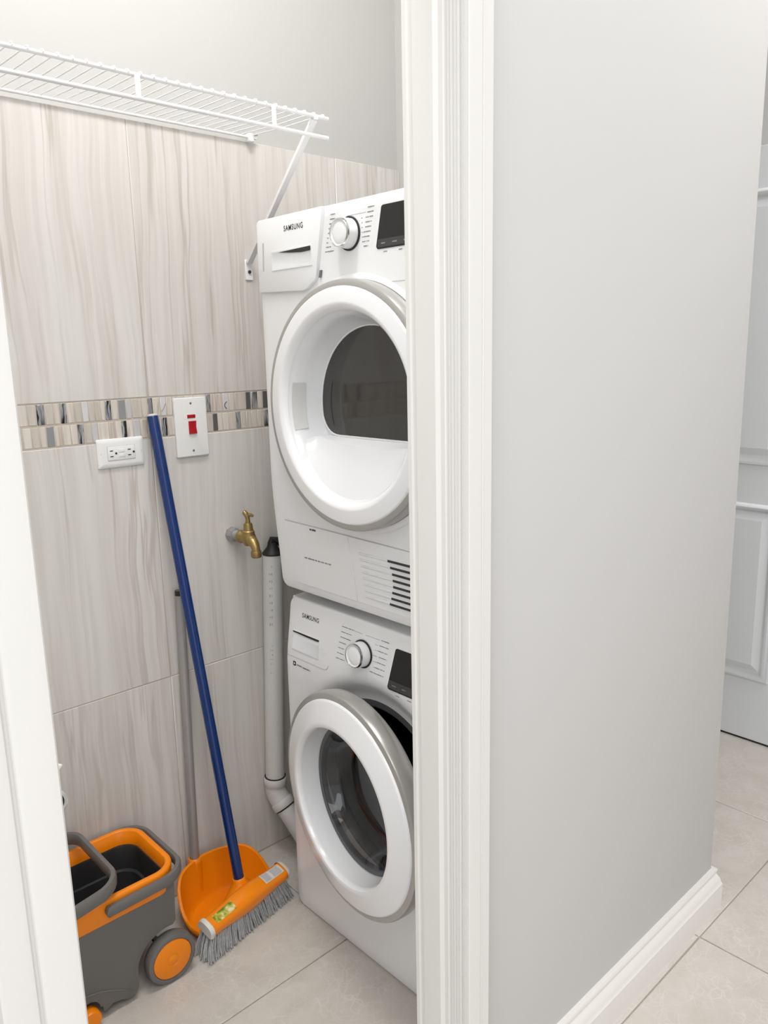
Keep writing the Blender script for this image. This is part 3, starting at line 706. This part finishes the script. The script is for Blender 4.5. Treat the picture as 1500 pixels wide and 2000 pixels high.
# ------------------------------------------------------------------ sockets and switches
ot = thing('wall_socket', (0.7945, 1.75, 1.1975), 'white double power socket plate on tiles left of the blue broom handle', 'socket')
f = lambda x0, x1, z0, z1, y0, y1: ((x0, y0, z0), (x1, y1, z1))
pl = MB(); R = []
for d, y in ((0, 1.750), (0, 1.7465), (0.0015, 1.7450), (0.010, 1.7435)):
    R.append([(u, y, v) for u, v in rrect(0.738+d, 0.851-d, 1.164+d, 1.231-d, 0.003, 4)])
pl.grid(R, True); pl.cap(R[-1]); pl.out('cover_plate', 'plate_white', ot)
ins = B('insert', (0.7615, 1.7420, 1.1815), (0.8275, 1.7440, 1.2135), 'plate_white', ot, 0.0007)
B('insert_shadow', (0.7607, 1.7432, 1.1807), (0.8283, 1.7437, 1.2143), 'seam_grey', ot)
for xo in (0.7665, 0.8095):
    for zo in (1.1905, 1.2035): B('slot', (xo, 1.7416, zo-0.0011), (xo+0.0075, 1.7424, zo+0.0011), 'print_dark', ins)
    MB().lathe([(0, 0), (0.0026, 0), (0.0026, 0.0008), (0, 0.0008)], (xo+0.0145, 1.7422, 1.1970), (0, -1, 0), 14).out('earth_hole', 'print_dark', ins)
for zo in (1.1925, 1.2025): B('test_button', (0.7870, 1.7408, zo-0.0042), (0.8020, 1.7425, zo+0.0042), 'plate_white', ins, 0.0006)
for xo in (0.7465, 0.8435): MB().lathe([(0, 0.0012), (0.002, 0.001), (0.0026, 0)], (xo, 1.7448, 1.1975), (0, -1, 0), 14).out('screw', 'cap_white', ot)

sw = thing('isolator_switch', (0.981, 1.75, 1.2415), 'tall white switch plate with a red rocker right of the blue broom handle', 'switch')
pl = MB(); R = []
for d, y in ((0, 1.750), (0, 1.7435), (0.0012, 1.7422), (0.002, 1.7420)):
    R.append([(u, y, v) for u, v in rrect(0.9365+d, 1.0245-d, 1.169+d, 1.3135-d, 0.003, 4)])
pl.grid(R, True); pl.cap(R[-1]); pl.out('cover_plate', 'plate_white', sw)
B('neon_window', (0.9695, 1.7408, 1.2635), (0.9915, 1.7424, 1.2720), 'switch_red', sw, 0.0005)
rk = MB(); rk.prism([(1.7421, 1.2565), (1.7385, 1.2565), (1.7402, 1.2415), (1.7368, 1.2255), (1.7421, 1.2245)], lambda u, v, q: (q+(0.004*(1.2565-v)/0.032 if False else 0), u, v), 0.9715, 0.9920)
rk.out('rocker', 'switch_red', sw, bev=0.0006, seg=1)
for zo in (1.1835, 1.2995): MB().lathe([(0, 0.0012), (0.0024, 0.0010), (0.0030, 0)], (0.981, 1.7420, zo), (0, -1, 0), 14).out('screw', 'screw_steel', sw)

# ------------------------------------------------------------------ brass tap
tp = thing('bib_tap', (1.078, 1.75, 0.953), 'brass garden tap on a grey pipe stub beside the dryer', 'tap')
ax = Vector((1.078, 1.75, 0.953)); mY = (0, -1, 0)
MB().lathe([(0, 0), (0.019, 0), (0.020, 0.004), (0.0185, 0.016), (0.0165, 0.021), (0.0135, 0.022)], ax, mY, 8).out('collar_nut', 'galvanised', tp)
MB().lathe([(0.0135, 0.018)] + [(0.0138-0.0007*(k % 2), 0.020+0.0016*k) for k in range(16)] + [(0.012, 0.046)], ax, mY, 24).out('pipe_stub', 'galvanised', tp)
by = 1.75-0.082                                        # axis of the valve
bd = MB().lathe([(0.0, 0.044), (0.0165, 0.044), (0.0175, 0.047), (0.0165, 0.053), (0.0140, 0.056), (0.0140, 0.075), (0.0, 0.077)], ax, mY, 24)
bd.lathe([(0.0, -0.020), (0.012, -0.017), (0.0180, -0.006), (0.0185, 0.004), (0.0155, 0.013), (0.0160, 0.016), (0.0, 0.017)], (1.078, by, 0.953), (0, 0, 1), 24)
bd.tube([(1.078, by, 0.951), (1.078, by-0.014, 0.949), (1.078, by-0.024, 0.942), (1.078, by-0.029, 0.932), (1.078, by-0.030, 0.922)], [0.0150, 0.0145, 0.0125, 0.0112, 0.0112], 18)
bd.lathe([(0.0, 0.0), (0.0125, 0.0), (0.0138, -0.003), (0.0138, -0.014), (0.0118, -0.017), (0.009, -0.017), (0.0, -0.012)], (1.078, by-0.030, 0.926), (0, 0, 1), 24)
bd.out('tap_body', 'brass', tp)
MB().lathe([(0.0155, 0.014), (0.0158, 0.019), (0.0125, 0.022), (0.0115, 0.036), (0.0095, 0.041), (0.0065, 0.042), (0.0055, 0.056), (0.0, 0.057)], (1.078, by, 0.953), (0, 0, 1), 20).out('bonnet', 'brass', tp)
lv = MB(); lv.tube([(1.078, by, 1.005), (1.077, by+0.001, 1.013), (1.072, by+0.004, 1.022), (1.070, by+0.005, 1.0255)], [0.0055, 0.0068, 0.0066, 0.003], 12)
lv.tube([(1.077, by, 1.014), (1.086, by-0.004, 1.014), (1.091, by-0.007, 1.010)], [0.0055, 0.0045, 0.003], 10)
lv.out('lever', 'brass', tp)

# ------------------------------------------------------------------ waste standpipe
pt = Vector((1.181, 1.716, 0.886)); pb = Vector((1.150, 1.716, 0.225))
sp = thing('standpipe', (1.150, 1.716, 0.0), 'white plastic waste pipe standing between the tiled wall and the machines', 'pipe')
RP = 0.0265
m = MB(); ax_ = (pt-pb).normalized()
m.lathe([(RP, 0), (RP, (pt-pb).length), (RP-0.003, (pt-pb).length), (RP-0.003, (pt-pb).length-0.03), (0, (pt-pb).length-0.03)], pb, ax_, 28); m.out('pipe', 'pvc', sp)
dirn = Vector((0.20, -0.58, -0.78)).normalized()
e0 = pb + ax_*0.012; e1 = pb - ax_*0.030; e2 = e1 + dirn*0.040
el = MB()
path = [e0, pb - ax_*0.004]
for k in range(7):
    q = k/6; path.append((pb-ax_*0.012)*(1-q)**2 + (pb-ax_*0.034)*2*q*(1-q) + (pb - ax_*0.034 + dirn*0.024)*q*q)
path.append(pb - ax_*0.034 + dirn*0.050)
el.tube(path, [RP+0.0042]*2 + [RP+0.0030]*7 + [RP+0.0042], 28); eo = el.out('elbow', 'pvc', sp)
ring = MB(); ring.lathe([(RP+0.0042, 0.0), (RP+0.0056, 0.002), (RP+0.0056, 0.022), (RP+0.0042, 0.024)], pb-ax_*0.010, ax_, 28); ring.out('elbow_collar', 'pvc', eo)
q0 = pb - ax_*0.034 + dirn*0.028
ring = MB(); ring.lathe([(RP+0.0042, 0.0), (RP+0.0056, 0.002), (RP+0.0056, 0.020), (RP+0.0042, 0.022)], q0, dirn, 28); ring.out('elbow_collar', 'pvc', eo)
MB().lathe([(RP-0.001, 0.0), (RP+0.0015, 0.0), (RP+0.0035, 0.0035), (RP-0.001, 0.0035)], pb+ax_*0.0125, ax_, 28).out('seal', 'hose_black', eo)
MB().lathe([(RP-0.001, 0.0), (RP+0.0035, 0.0), (RP+0.0015, 0.0035), (RP-0.001, 0.0035)], pb - ax_*0.034 + dirn*0.050, dirn, 28).out('seal', 'hose_black', eo)
lowa = pb - ax_*0.034 + dirn*0.045; L = (lowa.z-0.016)/-dirn.z
MB().tube([lowa, lowa+dirn*L], RP, 28).out('lower_pipe', 'pvc', sp)
mk = MB(); cv = (Vector((0, 0, 0))-Vector((1.165, 1.716, 0))).normalized()
sd = Vector((0, 0, 1)).cross(cv).normalized()
for zc_, hh in [(0.855-0.020*k, 0.010) for k in range(9)] + [(0.635-0.013*k, 0.007) for k in range(7)]:
    tt = (zc_-pb.z)/(pt.z-pb.z); c = pb.lerp(pt, tt)
    for a_ in (-0.12, 0.08):
        if random.random() < 0.25: continue
        d = (cv*math.cos(a_-0.2)+sd*math.sin(a_-0.2)); o_ = c + d*(RP+0.0004); s2 = Vector((0, 0, 1)).cross(d)
        h1 = hh*random.uniform(0.2, 0.5); w1 = random.uniform(0.0006, 0.0018)
        mk.add([o_-s2*w1-Vector((0, 0, h1)), o_+s2*w1-Vector((0, 0, h1*0.6)), o_+s2*w1+Vector((0, 0, h1)), o_-s2*w1+Vector((0, 0, h1*0.7))], [(0, 1, 2, 3)])
mk.out('pipe_print', 'pvc_print', sp, fix=False, kind='stuff')

hs = thing('drain_hose', (pt.x, pt.y, pt.z), 'black rubber drain hose hooked into the top of the white waste pipe', 'hose')
MB().lathe([(0.0, -0.004), (RP+0.001, -0.003), (RP+0.002, 0.001), (RP-0.002, 0.006), (0.016, 0.016), (0.011, 0.030), (0.0, 0.032)], pt, ax_, 24).out('rubber_boot', 'hose_black', hs)
hp_ = [pt+Vector((0, 0, 0.010)), pt+Vector((-0.004, 0.002, 0.030)), pt+Vector((-0.002, 0.0, 0.041)), pt+Vector((0.012, -0.004, 0.036)), pt+Vector((0.030, -0.010, 0.018)), pt+Vector((0.055, -0.020, 0.006)), pt+Vector((0.12, -0.03, 0.0))]
MB().tube(hp_, [0.012, 0.0075, 0.0060, 0.0085, 0.010, 0.011, 0.011], 14).out('hose', 'hose_black', hs)

# ------------------------------------------------------------------ broom
bl = Vector((0.787, 1.497, 0.079)); brr = Vector((1.040, 1.545, 0.079))
bc = (bl+brr)/2
bm_ = thing('broom', (bc.x, bc.y, 0), 'orange broom with a blue handle leaning against the tiled wall', 'broom')
ex = (brr-bl).normalized(); ez = Vector((0, 0, 1)); ey = ez.cross(ex).normalized()      # ey points to the tiled wall
Lh = (brr-bl).length
tilt = math.radians(-20); ey2 = ey*math.cos(tilt)+ez*math.sin(-tilt); ez2 = -ey*math.sin(-tilt)+ez*math.cos(tilt)
def head_sec(s):
    # cross-section of the broom head at s in 0..1: flat-bottomed bow, deeper in the middle
    mid = smoothstep(1-abs(s-0.5)/0.42)
    wdt = 0.024+0.004*mid; top = 0.020+0.012*mid; bot = -0.016-0.012*mid
    c = bl + ex*(Lh*s)
    pts = []
    for k in range(20):
        a = 2*PI*k/20; cx_, cz_ = math.cos(a), math.sin(a)
        y = wdt*math.copysign(abs(cx_)**0.7, cx_); z = (top if cz_ > 0 else -bot)*math.copysign(abs(cz_)**0.75, cz_)
        pts.append(c + ey2*y + ez2*z)
    return pts
rows = [head_sec(s/24) for s in range(25)]
m = MB().grid(rows, True); m.cap(rows[0][::-1]); m.cap(rows[-1])
hd = m.out('head', 'orange', bm_, smooth=60)
sk = bl + ex*(Lh*0.56); hb = Vector((0.922, 1.562, 0.104)); ht = Vector((0.8755, 1.7365, 1.277)); hdir = (ht-hb).normalized()
srows = []
e_in = hdir.cross(ex).normalized(); e_al = e_in.cross(hdir).normalized()
for r_, h_, k_ in ((0.034, -0.044, 1.9), (0.030, -0.030, 1.7), (0.0245, -0.016, 1.35), (0.0195, -0.004, 1.1), (0.0175, 0.004, 1.0), (0.0168, 0.010, 1.0), (0.0152, 0.0112, 1.0), (0.0128, 0.010, 1.0)):
    srows.append([hb + hdir*h_ + (e_al*(k_*math.cos(2*PI*q/32)) + e_in*math.sin(2*PI*q/32))*r_ for q in range(32)])
MB().grid(srows, True).out('socket', 'orange', bm_, smooth=60)
hn = MB(); hn.lathe([(0.0131, -0.02), (0.0131, (ht-hb).length-0.004), (0.0120, (ht-hb).length), (0, (ht-hb).length)], hb, hdir, 24); hn.out('handle', 'handle_blue', bm_)
MB().lathe([(0.0122, 0.0), (0.0122, 0.004), (0.010, 0.006), (0, 0.006)], ht-hdir*0.002, hdir, 20).out('handle_cap', 'cap_white', bm_)
for s0, s1 in ((-0.030, 0.012), (0.985, 1.028)):
    secs = []
    for s in (s0, (s0+s1)/2, s1):
        base_ = head_sec(min(1, max(0, s)))
        c0 = bl + ex*(Lh*min(1, max(0, s))); c1 = bl + ex*(Lh*s)
        k = 1.10 if s not in (s0 if s0 < 0 else s1,) else 0.98
        secs.append([c1 + (p-c0)*k for p in base_])
    # cap covers the top only: drop the lower third
    keep = [k for k in range(20) if math.sin(2*PI*k/20) > -0.55]
    keep = sorted(keep, key=lambda k: (k+5) % 20)
    g = MB().grid([[sec[k] for k in keep] for sec in secs])
    g.cap([secs[0 if s0 < 0 else 2][k] for k in keep])
    g.out('end_cap', 'cap_white', bm_, smooth=60)
def patch_on_head(s0, s1, a0, a1, name, m, off=1.02):
    rows = []
    for i in range(9):
        s = s0+(s1-s0)*i/8; c = bl + ex*(Lh*s)
        mid = smoothstep(1-abs(s-0.5)/0.42); wdt = 0.024+0.004*mid; top = 0.020+0.012*mid
        row = []
        for j in range(7):
            a = a0+(a1-a0)*j/6; cx_, cz_ = math.cos(a), math.sin(a)
            row.append(c + ey2*off*wdt*math.copysign(abs(cx_)**0.7, cx_) + ez2*off*top*abs(cz_)**0.75)
        rows.append(row)
    return MB().grid(rows).out(name, m, bm_, fix=False)
patch_on_head(0.07, 0.30, 1.35, 2.0, 'sticker', 'sticker_green', 1.03)['label'] = 'green and gold sticker'
s1 = patch_on_head(0.70, 0.965, 1.05, 1.95, 'label_frame', 'cap_white', 1.02)
patch_on_head(0.715, 0.80, 1.15, 1.85, 'label_plate', 'sticker_grey', 1.035); patch_on_head(0.835, 0.945, 1.15, 1.85, 'label_plate', 'sticker_grey', 1.035)
# bristles in tufts
bs = MB()
for i in range(34):
    for j in range(4):
        s = 0.015 + 0.97*i/33; c = bl + ex*(Lh*s) - ez2*0.014 + ey2*(-0.015+0.010*j)
        for q in range(7):
            a_ = random.uniform(0, 2*PI); r_ = 0.0026*math.sqrt(random.random())
            p0 = c + ex*(r_*math.cos(a_)) + ey*(r_*math.sin(a_))
            spread = (s-0.5)*0.070
            p2 = Vector((p0.x, p0.y, 0.0025)) + ex*(spread*0.6+random.gauss(0, 0.004)) + ey*((j-1.5)*0.007-0.002+random.gauss(0, 0.003))
            p2.z = 0.0025+abs(random.gauss(0, 0.004))
            p1 = p0.lerp(p2, 0.5) + Vector((0, 0, 0.004)) + ey*0.002
            bs.tube([p0, p1, p2], [0.0017, 0.0016, 0.0009], 4, False)
for q in range(7):                                    # a few stray bristles at the right end
    p0 = bl + ex*(Lh*0.99) - ez2*0.012 + ey2*random.uniform(-0.004, 0.016)
    bs.tube([p0, p0+ex*0.02+ez*-0.025, p0+ex*random.uniform(0.02, 0.034)+ez*-random.uniform(0.045, 0.058)+ey*0.004], 0.0006, 3, False)
bs.out('bristles', 'bristle', bm_, fix=False, kind='stuff')

# ------------------------------------------------------------------ dustpan
dpn = thing('dustpan', (0.905, 1.63, 0), 'orange dustpan with a long grey handle standing behind the broom', 'dustpan')
def pan_outline(n=40):
    # open edge towards the room, round back
    pts = []
    cx_, cy_, rx, ry = 0.912, 1.602, 0.122, 0.104
    pts.append((cx_-rx*0.93, 1.546, 0.0))
    for k in range(n+1):
        a = PI*1.10 - (PI*1.14)*k/n
        pts.append((cx_+rx*math.cos(a), cy_+ry*math.sin(a), smoothstep((math.sin(a)+0.35)/1.1)))
    pts.append((cx_+rx*0.93, 1.582, 0.0))
    return pts
out_ = pan_outline(); cxp, cyp = 0.912, 1.600
T = 0.0035
def wall_rows():
    R = []
    for lvl, inset in ((0.0, 0.012), (0.10, 0.004), (1.0, 0.0)):
        row = []
        for x, y, hgt in out_:
            zt = 0.030+0.078*hgt
            d = Vector((cxp-x, cyp-y, 0)); d.normalize()
            row.append((x+d.x*(inset+0.010*(1-lvl)), y+d.y*(inset+0.010*(1-lvl)), 0.004+zt*lvl))
        R.append(row)
    lip = []
    for off, dz in ((-0.006, 0.0015), (-0.0085, -0.001), (-0.0085, -0.006), (-0.004, -0.007)):
        row = []
        for x, y, hgt in out_:
            zt = 0.030+0.078*hgt; d = Vector((cxp-x, cyp-y, 0)); d.normalize()
            row.append((x+d.x*off, y+d.y*off, 0.004+zt+dz))
        lip.append(row)
    outer = []
    for lvl in (0.85, 0.1, 0.0):
        row = []
        for x, y, hgt in out_:
            zt = 0.030+0.078*hgt; d = Vector((cxp-x, cyp-y, 0)); d.normalize()
            row.append((x+d.x*(-T+0.012*(1-lvl)), y+d.y*(-T+0.012*(1-lvl)), 0.001+zt*lvl))
        outer.append(row)
    return R, R[-1:]+lip, lip[-1:]+outer
R1, R2, R3 = wall_rows()
pan = MB().grid(R1); pan.grid(R2); pan.grid(R3); pan.cap(R1[0]); pan.cap(R3[-1][::-1])
pan.out('pan', 'orange', dpn, smooth=50, fix=True)
hB = Vector((0.8835, 1.716, 0.098)); hT = Vector((0.9100, 1.7365, 0.839)); hD = (hT-hB).normalized()
MB().lathe([(0.0235, -0.075), (0.0200, -0.030), (0.0185, 0.004), (0.0170, 0.014), (0.0140, 0.0155), (0.0110, 0.010)], hB, hD, 24).out('handle_socket', 'orange', dpn, smooth=60)
MB().lathe([(0.0116, -0.02), (0.0116, (hT-hB).length-0.004), (0.0105, (hT-hB).length), (0.007, (hT-hB).length), (0.007, (hT-hB).length-0.02), (0, (hT-hB).length-0.02)], hB, hD, 24).out('handle', 'handle_grey', dpn)
MB().lathe([(0.0120, -0.012), (0.0120, -0.0015), (0.0112, 0.0005), (0.0085, 0.0005)], hT, hD, 20).out('handle_end', 'black_plastic', dpn)

# ------------------------------------------------------------------ mop bucket
bk = thing('mop_bucket', (0.57, 1.605, 0), 'grey wheeled mop bucket with an orange rim and grey handles', 'mop bucket')
BX0, BX1, BY0, BY1 = 0.385, 0.735, 1.492, 1.731
RT = 0.283
sil = [(0.400, 0.245), (0.718, 0.245), (0.714, 0.145), (0.706, 0.1365)]
sil += arc(0.692, 0.060, 0.078, math.radians(80), math.radians(168), 9)
sil += [(0.614, 0.030), (0.610, 0.022), (0.602, 0.016), (0.585, 0.0155), (0.572, 0.023), (0.553, 0.027), (0.541, 0.020), (0.532, 0.020), (0.530, 0.034)]
sil += arc(0.500, 0.034, 0.026, 0, PI, 7)
sil += [(0.470, 0.020), (0.440, 0.024), (0.420, 0.05)]
body = MB()
A = [(u, BY0+0.010, v) for u, v in sil]; Bq = [(u, BY1-0.010, v) for u, v in sil]
nseg = len(sil)
body.grid([A[1:]+A[:1], Bq[1:]+Bq[:1]]); body.cap(A[::-1]); body.cap(Bq)
bo = body.out('body', 'bucket_grey', bk, smooth=35, bev=0.004)
# swept line above the castor
sw_ = MB(); sw_.tube([(0.47+0.128*k/12, BY0+0.0098, 0.060+0.026*math.sin(PI*(0.25+0.75*k/12))-0.030*(k/12)) for k in range(13)], [0.0005+0.0016*math.sin(PI*k/12) for k in range(13)], 6)
sw_.out('side_crease', 'bucket_grey', bo)
def rr(d, z, r=0.060): return [(u, v, z) for u, v in rrect(BX0+d, BX1-d, BY0+d, BY1-d, r-d, 10)]
rim = MB(); rim.grid([rr(0.016, 0.224), rr(0.008, 0.225), rr(0.0055, 0.2285), rr(0.002, RT-0.006), rr(0.0030, RT-0.002), rr(0.006, RT), rr(0.014, RT), rr(0.0165, RT-0.002), rr(0.020, RT-0.036)], True)
rim.out('rim', 'orange', bk, smooth=50)
def rt_(d, z): return [(u, v, z) for u, v in rrect(BX0+d, BX1-d, BY0+d, BY1-d, 0.045, 10)]
tub = MB(); rows = [rt_(0.0195, RT-0.034), rt_(0.0225, RT-0.034), rt_(0.024, RT-0.038), rt_(0.030, RT-0.090), rt_(0.036, RT-0.092), rt_(0.045, 0.262-0.13), rt_(0.052, 0.262-0.135)]
tub.grid(rows, True); tub.cap(rows[-1]); tub.out('tub', 'tub_dark', bk, smooth=40)
def strip(path, wz, th, zoff=0.0):
    # flat strap, upright section, following a path of (x, y, z)
    m = MB(); rows = []
    P_ = [Vector(p) for p in path]
    for i, p in enumerate(P_):
        t = (P_[min(i+1, len(P_)-1)]-P_[max(0, i-1)]).normalized(); nrm = t.cross(Vector((0, 0, 1))).normalized()
        e = 0.35 if i in (0, len(P_)-1) else 1.0
        rows.append([p + nrm*(a*th/2) + Vector((0, 0, b*wz/2*e)) for a, b in ((-1, -0.6), (-0.6, -1), (0.6, -1), (1, -0.6), (1, 0.6), (0.6, 1), (-0.6, 1), (-1, 0.6))])
    m.grid(rows, True); m.cap(rows[0][::-1]); m.cap(rows[-1]); return m
def u_path(x0, x1, ya, yb, r, z0, z1):
    pts = [(x0, ya), (x0+0.004, ya), (x0+0.015, ya), (x1-r, ya)] + arc(x1-r, ya+r, r, -PI/2, 0, 8)[1:] + arc(x1-r, yb-r, r, 0, PI/2, 8) + [(x0+0.015, yb), (x0+0.004, yb), (x0, yb)]
    return [(x, y, z0+(z1-z0)*max(0, min(1, (x-x0)/(x1-x0)))) for x, y in pts]
strip(u_path(0.553, BX1+0.011, BY0-0.004, BY1+0.004, 0.058, 0.2600, 0.2640), 0.024, 0.014).out('carry_handle', 'bucket_grey', bk, smooth=50)
strip(u_path(0.395, 0.588, BY0-0.014, BY1+0.004, 0.050, 0.288, 0.318), 0.028, 0.014).out('carry_handle', 'bucket_grey', bk, smooth=50)
for yw, d in ((BY0-0.002, -1), (BY1+0.002, 1)):
    o_ = (0.693, yw, 0.0605)
    whl = MB().lathe([(0.0, -0.030), (0.050, -0.030), (0.0575, -0.026), (0.0600, -0.020), (0.0600, -0.005), (0.0580, 0.000), (0.0530, 0.0022), (0.0480, 0.0015), (0.0470, -0.002)], o_, (0, d, 0), 56).out('wheel', 'bucket_grey', bk)
    hub = MB().lathe([(0.0472, -0.003), (0.0465, 0.0005), (0.040, 0.0030), (0.020, 0.0045), (0.0145, 0.0046), (0.0135, 0.0036), (0.0125, 0.0044), (0.0, 0.0048)], o_, (0, d, 0), 48).out('hub_disc', 'orange', whl)
for yw, d in ((BY0+0.014, -1), (BY1-0.014, 1)):
    cs = MB().lathe([(0.0, -0.014), (0.0205, -0.014), (0.0225, -0.011), (0.0225, 0.010), (0.0200, 0.0135), (0.0, 0.0140)], (0.500, yw+0.004*d, 0.0228), (0, d, 0), 32).out('castor', 'orange', bk)
B('axle', (0.688, BY0+0.02, 0.055), (0.698, BY1-0.02, 0.066), 'bucket_grey', bk)
